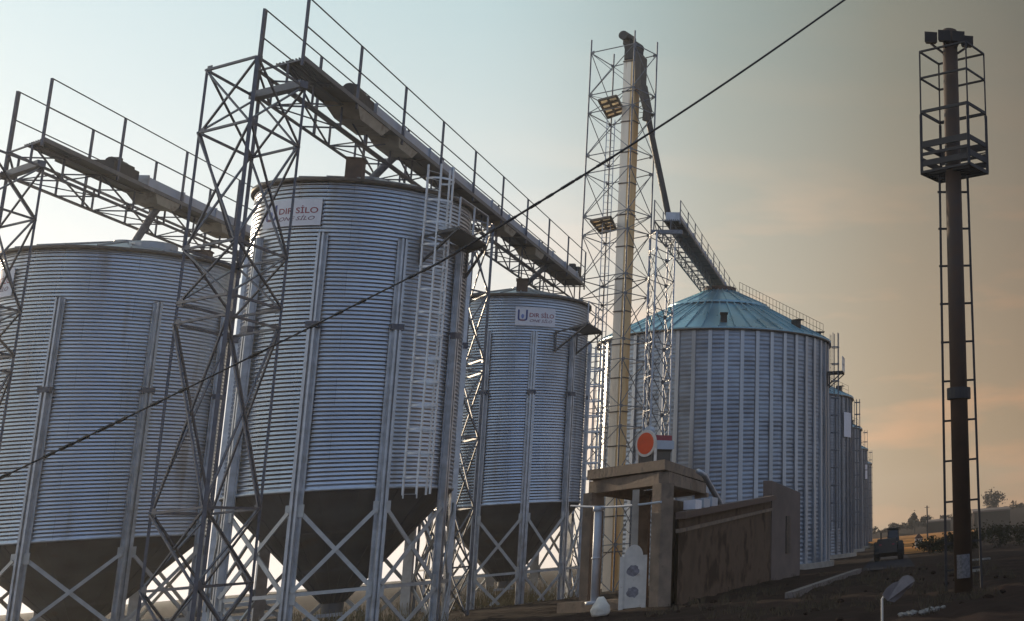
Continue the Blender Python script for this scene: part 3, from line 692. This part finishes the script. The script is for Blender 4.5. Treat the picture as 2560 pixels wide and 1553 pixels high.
b = MB(); b.box((c_.x-.03, c_.y, 5.56), (.85, .66, .5), math.atan2(dn.y, dn.x)); b.build('base', M_fanbody, t)
# white arched casing
u = Vector((-.98, -.19, 0)).normalized()       # along the frame's front
bc = Vector((-9.0, 45.2, 0)); nn = Vector((.19, -.98, 0)).normalized()
t = thing('elevator_boot', tuple(bc), 'white round-topped metal casing with two grey patches, leaning at the concrete column', 'machine')
prof = [(-.30, 0), (.30, 0), (.30, 1.80)]+[(.30*math.cos(th), 1.80+.45*math.sin(th)) for th in np.linspace(0, math.pi, 11)[1:-1]]+[(-.30, 1.80)]
def arch(pr_, d0, d1):
    b = MB(); n = len(pr_); vs = [tuple(bc-u*x+nn*d+Vector((0, 0, z))) for d in (d0, d1) for x, z in pr_]
    return b.add(vs, [tuple(range(n-1, -1, -1)), tuple(range(n, 2*n))]+[(i, (i+1) % n, n+(i+1) % n, n+i) for i in range(n)])
arch(prof, -.15, .15).build('housing', M_offwhite, t)
for s_ in (-1, 1): arch([(s_*.36-.07, -.05), (s_*.36+.07, -.05), (s_*.36+.07, 1.85), (s_*.36-.07, 1.85)], -.18, .19).build('edge_strip', M_offwhite, t)
for z0_ in (.55, 1.32):
    pts = [(.21*math.cos(th)*random.uniform(.75, 1.1), z0_+.21*math.sin(th)*random.uniform(.75, 1.15)) for th in np.linspace(0, 2*math.pi, 17)[:-1]]
    arch(pts, .151, .158).build('grey_patch', M_stain, t)
MB().box((bc.x, bc.y, 3.2), (.22, .22, 2.1), R(11)).build('shaft', M_concpale, t)
# white pipe with foot
pp = MB(); pp.tube([(-10.55, 46.75, .3), (-10.55, 46.75, 3.75)], .13, 14); pp.tube([(-10.55, 46.75, .2), (-10.55, 46.75, .32)], .3, 14); pp.tube([(-10.55, 46.75, 3.62), (-10.55, 46.75, 3.82)], .17, 14); pp.tube([(-10.55, 46.75, 1.85), (-10.55, 46.75, 1.92)], .15, 14)
tag(recentre(pp.build('drain_pipe', M_palegrey, None, True), (-10.55, 46.75, .2)), 'upright pale pipe standing on the plinth at the frame opening', 'pipe')
pts = [Vector((-11.75, 48.0, 3.95)).lerp(Vector((-8.0, 44.25, 3.7)), k_/10)+Vector((0, 0, -.10*math.sin(math.pi*k_/10))) for k_ in range(11)]
tag(recentre(MB().tube(pts, .045, 6).build('chain', M_palegrey), tuple(pts[0])), 'pale chain hanging across the front of the concrete frame', 'chain')
tag(recentre(MB().tube([(-7.75, 50.4, 5.15), (-7.6, 50.9, 5.0), (-7.15, 52.8, 3.7), (-7.1, 53.0, 3.45)], .11, 10).build('chute_pipe', M_steel, None, True), (-7.1, 53.0, 3.45)), 'short grey sloping pipe at the right side of the slab', 'pipe')
def sack_mesh(c, w, h, seed):
    rs = random.Random(seed); b = MB(); n, m_ = 14, 8
    for j in range(m_+1):
        v = j/m_; rr = w*(math.sin(math.pi*min(1, .18+.74*v))**.6)*(.55+.45*(1-v))
        for i in range(n):
            a = 2*math.pi*i/n; q = rr*(1+rs.uniform(-.14, .14)); b.v.append((c[0]+q*math.cos(a), c[1]+q*.8*math.sin(a), c[2]+h*v))
    for j in range(m_):
        for i in range(n): b.f.append((j*n+i, j*n+(i+1) % n, (j+1)*n+(i+1) % n, (j+1)*n+i))
    b.f += [tuple(range(n-1, -1, -1)), tuple(m_*n+i for i in range(n))]; return b
tag(recentre(sack_mesh((-9.2, 41.6, -.02), .32, .62, 3).build('sack', M_sack, None, True), (-9.2, 41.6, 0)), 'white filled sack on the ground before the concrete frame', 'sack')

# ------------------------------------------------------------------ brown building
t = thing('low_building', (-7.5, 55, 0), 'low brown rendered building with a grey end block and narrow dark slit', 'building')
MB().prism([(-7.55, 45.2), (-6.15, 63.0), (-9.4, 63.2), (-9.9, 56.0)], -.1, [3.05, 4.15, 3.6, 2.8]).build('wall', M_wall, t)
b = MB()
for (p, q) in (((-7.45, 44.9, 3.18), (-6.05, 63.0, 4.30)),): b.bar(p, q, .34, .26)
b.build('coping', M_coping, t)
b = MB(); b.bar((-7.56, 45.1, 2.62), (-6.12, 63.0, 3.7), .16, .14); b.build('ledge', M_conc, t)
MB().prism([(-6.10, 63.02), (-5.12, 68.6), (-5.55, 68.7), (-6.55, 63.1)], -.1, [5.22, 4.72, 4.75, 5.26]).build('end_block', M_wallgrey, t)
dv = Vector((.98, 5.58, 0)).normalized(); nv = Vector((dv.y, -dv.x, 0)); o = Vector((-6.10, 63.02, 0))+dv*3.0+nv*.02
MB().hexa([tuple(o+dv*a+nv*d+Vector((0, 0, z))) for z in (1.3, 3.35) for a, d in ((-.36, -.05), (.36, -.05), (.36, .03), (-.36, .03))]).build('window', M_black, t)
b = MB()
for i in range(4): b.box((-7.30+.07*i*1.3, 47.8+i*1.3, 3.60+.02*i), (.5, .85, .42), R(-4))
b2 = thing('pale_crates', (-7.2, 48, 3.4), 'short row of pale grey blocks on top of the brown wall', 'blocks')
for i in range(3):
    MB().box((-7.42+.10*i, 47.2+i*1.35, 3.62+.085*i), (.42, 1.0, .36), R(-4)).build('block', M_palegrey if i else M_white, b2)

# ------------------------------------------------------------------ light mast
mx, my = 2.02, 34.1
t = thing('light_mast', (mx, my, 0), 'tall dark brown floodlight mast with a ladder and a railed basket', 'mast')
MB().tube([(mx, my, -.1), (mx, my, 18.3)], [.27, .24], 20).build('pole', M_mast, t, True)
MB().tube([(mx, my, 5.8), (mx, my, 6.15)], .36, 16).build('collar', M_maststeel, t)
lad = None
b = MB(); z = .6
for s_ in (-1, 1): b.bar((mx+.02+s_*.52, my+.18, 0), (mx+.02+s_*.44, my+.18, 13.5), .10, .07)
while z < 13.4: b.bar((mx-.5, my+.18, z), (mx+.5, my+.18, z+.02), .06); z += 1.25 if z > 1 else .8
b.build('ladder', M_maststeel, t)
# basket: a railed box turned against the view
zf = 13.3; ph = R(36); ax = Vector((math.cos(ph), -math.sin(ph), 0)); ay = Vector((math.sin(ph), math.cos(ph), 0)); bo = Vector((mx+.06, my+.1, zf))
def bp(u, v, z): return bo+ax*u+ay*v+Vector((0, 0, z))
U, V = .88, .55
bk = MB()
for v in np.linspace(-V, V, 5): bk.bar(bp(-U, v, 0), bp(U, v, 0), .10, .08)
for u_ in (-U, U): bk.bar(bp(u_, -V, 0), bp(u_, V, 0), .10, .12)
bk.build('basket_floor', M_maststeel, t)
for v in (-V, V):
    for z, th in ((.30, .20), (.62, .10), (.95, .22), (2.1, .10), (3.3, .06), (4.25, .06)):
        MB().bar(bp(-U, v, z), bp(U, v, z), .05, th).build('basket_rail', M_maststeel, t)
for z in (.62, .72, .82): MB().bar(bp(-U, V, z), bp(U, V, z), .03, .03).build('basket_rail', M_maststeel, t)
for u_ in (-U, U):
    for z, th in ((.42, .2), (.95, .16), (2.1, .10), (3.3, .06), (4.25, .06)):
        MB().bar(bp(u_, -V, z), bp(u_, V, z), .05, th).build('basket_rail', M_maststeel, t)
    for v in (-V, V):
        MB().bar(bp(u_, v, 0), bp(u_, v, 2.0), .11, .09).build('basket_post', M_maststeel, t); MB().bar(bp(u_, v, 2.0), bp(u_, v, 4.25), .05).build('basket_post', M_maststeel, t)
for i, (dx, dy) in enumerate(((-.62, -.1), (-.2, -.3), (.25, -.3), (.55, .0))):
    b = MB(); b.bar((mx+dx*.2, my, 17.4), (mx+dx, my+dy, 17.75), .06); p = Vector((mx+dx, my+dy, 17.9))
    b.hexa([(p.x-.2, p.y-.12, p.z-.15), (p.x+.2, p.y-.12, p.z-.15), (p.x+.14, p.y+.15, p.z-.1), (p.x-.14, p.y+.15, p.z-.1), (p.x-.2, p.y-.2, p.z+.18), (p.x+.2, p.y-.2, p.z+.18), (p.x+.14, p.y+.1, p.z+.2), (p.x-.14, p.y+.1, p.z+.2)])
    b.build('floodlight', M_maststeel, t)
b = MB()
for a in np.linspace(-2.35, -.8, 6)[:-1]:
    a2 = a+.31; r1, r2 = .262, .272
    b.hexa([(mx+r*math.cos(q), my+r*math.sin(q), z) for z in (.35, 1.05) for q, r in ((a, r1), (a, r2), (a2, r2), (a2, r1))])
b.build('poster', M_tinposter, t)

# ------------------------------------------------------------------ cable
A, B = Vector((-17.8-3.6, 30, 2.42)), Vector((-.6, 30, 17.55))
kx = Vector((-10.37, 30, 9.25)); pts = []
pts = [A.lerp(kx, i/14)-Vector((0, 0, .10*math.sin(math.pi*i/14))) for i in range(15)]+[kx.lerp(B, i/14)-Vector((0, 0, .22*math.sin(math.pi*i/14))) for i in range(1, 15)]
t = thing('power_cable', tuple(A), 'black overhead cable crossing the whole view in front of the silos', 'cable')
MB().tube(pts, [.020 if i < 14 else .029 for i in range(len(pts))], 8).build('wire', M_cable, t, True)
rs = random.Random(4)
for i in range(34):
    k_ = rs.uniform(.1, .72)*(len(pts)-1); i0 = int(k_); p = pts[i0].lerp(pts[min(i0+1, len(pts)-1)], k_-i0); d = (pts[min(i0+1, len(pts)-1)]-pts[i0]).normalized()
    MB().tube([p-d*.09, p+d*.09], .036, 6).build('twist', M_cable, t)

# ------------------------------------------------------------------ far right: loader, bushes, trees, poles
def wheel(parent, c, r, w):
    y = MB(); y.tube([(c[0]-w/2, c[1], c[2]), (c[0]-w*.35, c[1], c[2]), (c[0]+w*.35, c[1], c[2]), (c[0]+w/2, c[1], c[2])], [r*.86, r, r, r*.86], 20); wh = y.build('wheel', M_tyre, parent)
    MB().tube([(c[0]-w*.52, c[1], c[2]), (c[0]+w*.52, c[1], c[2])], r*.5, 14).build('rim', M_loader, wh)
lx, ly = -.25, 86.
t = thing('wheel_loader', (lx, ly, 0), 'dark wheel loader parked at the far end of the silo row', 'loader')
b = MB(); b.box((lx, ly+.3, .95), (1.35, 3.0, .65)); b.hexa([(lx-.95, ly-1.5, .55), (lx+.6, ly-1.5, .55), (lx+.6, ly-.3, .55), (lx-.95, ly-.3, .55), (lx-.8, ly-1.35, 1.55), (lx+.5, ly-1.35, 1.55), (lx+.5, ly-.2, 1.6), (lx-.8, ly-.2, 1.6)]); b.tube([(lx-.55, ly-.9, 1.5), (lx-.55, ly-.9, 2.0)], .05, 8); b.build('body', M_loader, t)
for dx in (-.6, .3): MB().box((lx+dx, ly-1.46, 1.15), (.16, .05, .1)).build('tail_lamp', M_signred, t)
cb = MB(); cb.hexa([(lx-.15, ly-.3, 1.3), (lx+.75, ly-.3, 1.3), (lx+.75, ly+.9, 1.3), (lx-.15, ly+.9, 1.3), (lx-.05, ly-.15, 2.25), (lx+.68, ly-.15, 2.25), (lx+.68, ly+.8, 2.25), (lx-.05, ly+.8, 2.25)]); cab = cb.build('cab', M_loader, t)
MB().box((lx+.31, ly+.3, 2.3), (.95, 1.2, .1)).build('cab_roof', M_loader, cab)
MB().hexa([(lx-.05, ly-.31, 1.45), (lx+.65, ly-.31, 1.45), (lx+.65, ly-.29, 1.45), (lx-.05, ly-.29, 1.45), (lx+.0, ly-.19, 2.15), (lx+.6, ly-.19, 2.15), (lx+.6, ly-.16, 2.15), (lx+.0, ly-.16, 2.15)]).build('window', M_glass, cab)
for dx in (-.85, .8):
    wheel(t, (lx+dx, ly-.8, .68), .70, .42); wheel(t, (lx+dx, ly+1.5, .6), .62, .4)
b = MB(); b.hexa([(lx-1.1, ly+2.5, .2), (lx+1.1, ly+2.5, .2), (lx+1.1, ly+3.3, .25), (lx-1.1, ly+3.3, .25), (lx-1.1, ly+2.3, 1.1), (lx+1.1, ly+2.3, 1.1), (lx+1.1, ly+2.5, 1.1), (lx-1.1, ly+2.5, 1.1)]); b.build('bucket', M_loader, t)

def foliage(c, rx, ry, rz, n, size, seed, shape=None):
    rs = np.random.RandomState(seed); b = MB()
    cl = rs.normal(0, 1, (max(6, n//40), 3)); cl /= np.linalg.norm(cl, axis=1)[:, None]; cl *= rs.uniform(.35, 1, len(cl))[:, None]
    for i in range(n):
        k_ = cl[rs.randint(len(cl))]; p = k_+rs.normal(0, .22, 3)
        if shape: p[:2] *= max(.12, .75-.6*p[2])
        q = np.array([c[0]+p[0]*rx, c[1]+p[1]*ry, c[2]+p[2]*rz])
        a = rs.normal(0, 1, 3); a /= np.linalg.norm(a); d = np.cross(a, rs.normal(0, 1, 3)); d /= np.linalg.norm(d); s_ = size*rs.uniform(.6, 1.4)
        b.add([q-a*s_, q+d*s_*.5, q+a*s_, q-d*s_*.5], [(0, 1, 2, 3)])
    return b
def bush(x, y, rx, h, seed, label):
    t = thing('bush', (x, y, 0), label, 'bush', 'dark bushes beside the track')
    foliage((x, y, h*.5), rx, rx*.7, h*.5, 900, .13, seed).build('foliage', M_leaf, t)
    b = MB(); rs = random.Random(seed)
    for i in range(6): a = rs.uniform(0, 6.28); b.tube([(x+.1*math.cos(a), y+.1*math.sin(a), -.05), (x+rx*.5*math.cos(a), y+rx*.4*math.sin(a), h*.7)], [.03, .012], 5)
    b.build('stem', M_bark, t)
for i, (x, y, rx, h, lab) in enumerate(((3.0, 96, 1.1, 1.25, 'first dark bush right of the wheel loader'), (4.6, 92, 1.3, 1.5, 'wide dark bush between the loader and the mast, in the middle'), (6.0, 94, 1.4, 1.9, 'dark bush just left of the mast'),
        (8.6, 96, 1.5, 2.2, 'dark bush just right of the mast'), (11.3, 98, 1.6, 1.9, 'dark bush at the right picture edge'))): bush(x, y, rx, h, 20+i, lab)
def tree(x, y, h, rx, seed, label, slim=False):
    t = thing('tree', (x, y, 0), label, 'tree', 'small trees on the far ridge')
    z0 = float(np.interp(x, [-40, -22, -8, 2, 14, 28, 60, 300], [-2, -1.0, 2.9, 3.9, 5.0, 6.9, 9, 15]))-1.2
    tr = MB(); tr.tube([(x, y, -.2), (x+.1, y, z0+h*.4), (x, y, z0+h*.8)], [.3, .2, .06], 8); tk = tr.build('trunk', M_bark, t)
    lb = MB(); rs = random.Random(seed)
    for i in range(7):
        a = rs.uniform(0, 6.28); zb_ = z0+h*rs.uniform(.3, .65); lb.tube([(x, y, zb_), (x+rx*.7*math.cos(a), y+rx*.7*math.sin(a), zb_+h*.25)], [.1, .03], 5)
    lb.build('limb', M_bark, tk)
    foliage((x, y, z0+h*.52), rx, rx, h*.46, 900, .36, seed, slim).build('crown', M_leaf2, t)
tree(6.3, 345, 5.2, 1.9, 41, 'pointed small tree on the ridge, right of the wheel loader', True)
tree(9.8, 347, 3.2, 2.0, 42, 'low round tree on the ridge next to the pointed one')
tree(.4, 347, 2.8, 2.0, 44, 'low tree on the ridge next to the last grain silo')
tree(30.5, 345, 7.5, 3.2, 43, 'rounded tree on the ridge at the right picture edge')
t = thing('utility_pole', (5.6, 190, 0), 'thin utility pole before the far ridge', 'pole')
MB().tube([(5.6, 190, 0), (5.6, 190, 6.2)], [.14, .10], 8).build('post', M_maststeel, t); MB().bar((5.2, 190, 5.9), (6.0, 190, 5.9), .08).build('crossarm', M_maststeel, t)
for (x0, x1, y, z0, h, lab) in ((9.5, 15.5, 318, 0, 5.2, 'long low dark shed on the ridge left of the mast'), (22.0, 32, 318, 0, 7.2, 'dark flat-roofed shed on the ridge right of the mast')):
    t = thing('shed', ((x0+x1)/2, y, 0), lab, 'shed', 'sheds on the far ridge')
    MB().box(((x0+x1)/2, y, h*.42), (x1-x0, 6, h*.84)).build('wall', M_hill, t)
    b = MB(); b.prism([(x0-.3, y-3.3), (x1+.3, y-3.3), (x1+.3, y+3.3), (x0-.3, y+3.3)], h*.84, [h*.9, h*.9, h*1.0, h*1.0]); b.build('roof', M_coping, t)
t = thing('hut', (2.9, 128, 0), 'tiny sunlit hut at the end of the track', 'hut')
MB().prism([(2.4, 127.5), (3.2, 127.5), (3.2, 128.5), (2.4, 128.5)], 0, 1.2).build('wall', M_offwhite, t)
b = MB(); b.add([(2.3, 127.4, 1.2), (3.3, 127.4, 1.2), (3.3, 128.6, 1.2), (2.3, 128.6, 1.2), (2.8, 127.4, 1.75), (2.8, 128.6, 1.75)], [(0, 1, 4), (2, 3, 5), (1, 2, 5, 4), (3, 0, 4, 5), (0, 3, 2, 1)]); b.build('roof', M_coping, t)

# ------------------------------------------------------------------ foreground right
t = thing('bent_sheet', (-.2, 22, 0), 'bent grey sheet hanging on a thin pale post in the right foreground', 'sheet')
MB().tube([(-.205, 22, -.1), (-.20, 22, .62), (-.12, 22.0, .74)], .022, 8).build('post', M_offwhite, t)
out = [(-.20, .70), (-.10, .58), (.02, .54), (.14, .62), (.24, .74), (.34, .80), (.40, .90), (.36, .98), (.27, 1.02), (.17, 1.0), (.10, .92), (0, .90), (-.12, .82)]
b = MB(); n = len(out); vs = [(x, 22+.05*math.sin(x*9)+d, z) for d in (0, .02) for x, z in out]
b.add(vs, [tuple(range(n)), tuple(range(2*n-1, n-1, -1))]+[(i, n+i, n+(i+1) % n, (i+1) % n) for i in range(n)]); b.build('sheet', M_greysheet, t)
def stone(name, c, r, seed, m, label, cat, group):
    rs = np.random.RandomState(seed); b = MB(); n, m2 = 9, 5
    for j in range(m2+1):
        ph = math.pi*j/m2
        for i in range(n):
            a = 2*math.pi*i/n; q = r*(1+rs.uniform(-.28, .28)); b.v.append((c[0]+q*math.sin(ph)*math.cos(a), c[1]+q*math.sin(ph)*math.sin(a)*.8, c[2]+q*.6*math.cos(ph)))
    for j in range(m2):
        for i in range(n): b.f.append((j*n+i, (j+1)*n+i, (j+1)*n+(i+1) % n, j*n+(i+1) % n))
    tag(recentre(b.build(name, m), c), label, cat, group)
rs_ = random.Random(9)
for i in range(14):
    k_ = rs_.uniform(0, 1); x, y, r = .25+1.1*k_+rs_.uniform(-.1, .1), 26.0+1.4*k_+rs_.uniform(-.45, .45), rs_.uniform(.03, .10)
    stone('rubble_stone', (x, y, .02), r, 50+i, M_rubble, 'pale rubble stone in the heap at the lower right', 'stone', 'pale rubble stones at the lower right')
for i in range(70):
    x = rng.uniform(-7, 4); y = rng.uniform(26, 58)
    if -3.8 < x < -1.4 and y > 41 or (x < -5.2 and y > 44) or math.hypot(x-mx, y-my) < 1: continue
    stone('clod', (x, y, .0), rng.uniform(.04, .13), 80+i, M_soil, 'dark earth clod on the bare ground', 'clod', 'earth clods on the bare ground')
for x, y, ln, rz, lab in ((4.3, 62, 1.7, .12, 'pale plank on the ground left of the mast'), (3.0, 46.5, .9, .1, 'pale plank on the ground behind the mast foot')):
    b = MB().box((x, y, .07), (ln, .2, .1), rz); tag(recentre(b.build('plank', M_rubble), (x, y, 0)), lab, 'plank')
# stacked pale boards and drums below the silos on the left
for i, (x, y, n, lab) in enumerate(((-26.5, 58.5, 5, 'stack of pale boards on the ground between the left silos'),)):
    t = thing('board_stack', (x, y, 0), lab, 'boards')
    for j in range(n): MB().box((x+.06*(j % 2), y, .15+.27*j), (3.4, 1.2, .16), .25+.02*j).build('board', M_rubble if j % 2 else M_brace, t)
# dry weeds round the legs
wd = MB(); rs = np.random.RandomState(5)
for i in range(2600):
    cc = (C2, C3, C1)[rs.randint(3)]; a = rs.uniform(0, 6.28); r = rs.uniform(.2, 3.6)
    x, y = cc[0]+r*math.cos(a), cc[1]+r*math.sin(a); h = rs.uniform(.15, .75)*(1.3 if r < 2.4 else .6); dx, dy = rs.uniform(-.2, .2, 2)
    wd.add([(x-.012, y, -.05), (x+.012, y, -.05), (x+dx+.006, y+dy, h), (x+dx-.006, y+dy, h)], [(0, 1, 2, 3)])
tag(wd.build('weeds', M_weed), 'dry weeds under the hopper silos', 'weeds', kind='stuff')

wd = MB(); rs = np.random.RandomState(8)
for i in range(170):
    cx_, cy_ = rs.uniform(-7, 4.5), rs.uniform(26, 64)
    if -3.9 < cx_ < -1.3 and cy_ > 41 and rs.rand() < .4: continue
    for k_ in range(16):
        x, y = cx_+rs.normal(0, .10), cy_+rs.normal(0, .10); h = rs.uniform(.06, .24); dx, dy = rs.uniform(-.12, .12, 2)
        wd.add([(x-.010, y, -.06), (x+.010, y, -.06), (x+dx+.004, y+dy, h), (x+dx-.004, y+dy, h)], [(0, 1, 2, 3)])
tag(wd.build('grass_tufts', M_drygrass), 'sparse dark grass tufts on the bare earth', 'grass', kind='stuff')
hb = MB(); rs = np.random.RandomState(12)
for i in range(2600):
    x = rs.uniform(-7, 45); y = 345+rs.uniform(-3, 3); zg = float(np.interp(x, [-40, -22, -8, 2, 14, 28, 60, 300], [-2, -1.0, 2.9, 3.9, 5.0, 6.9, 9, 15]))-.5
    q = np.array([x, y, zg+rs.uniform(0, 1)*(1.0+.7*math.sin(x*.9)+.5*math.sin(x*2.3))]); a = rs.normal(0, 1, 3)*.2; d = rs.normal(0, 1, 3)*.2
    hb.add([q-a, q+d, q+a, q-d], [(0, 1, 2, 3)])
tag(hb.build('hedgerow', M_leaf2), 'dark scrub along the far ridge line', 'hedge', kind='stuff')

# ------------------------------------------------------------------ evening haze: one closed box of even, thin air round everything
hm = bpy.data.materials.new('haze_air'); hm.use_nodes = True; ht = hm.node_tree; ht.nodes.clear()
pv = N(ht, 'ShaderNodeVolumePrincipled'); pv.inputs['Color'].default_value = (.93, .94, .96, 1); pv.inputs['Density'].default_value = HAZE; pv.inputs['Anisotropy'].default_value = .55
ho = N(ht, 'ShaderNodeOutputMaterial'); ht.links.new(pv.outputs[0], ho.inputs['Volume'])
tag(MB().hexa([(-640, -180, -2.6), (640, -180, -2.6), (640, 720, -2.6), (-640, 720, -2.6), (-640, -180, 38), (640, -180, 38), (640, 720, 38), (-640, 720, 38)]).build('haze', hm), 'thin evening haze round the whole yard', kind='stuff')
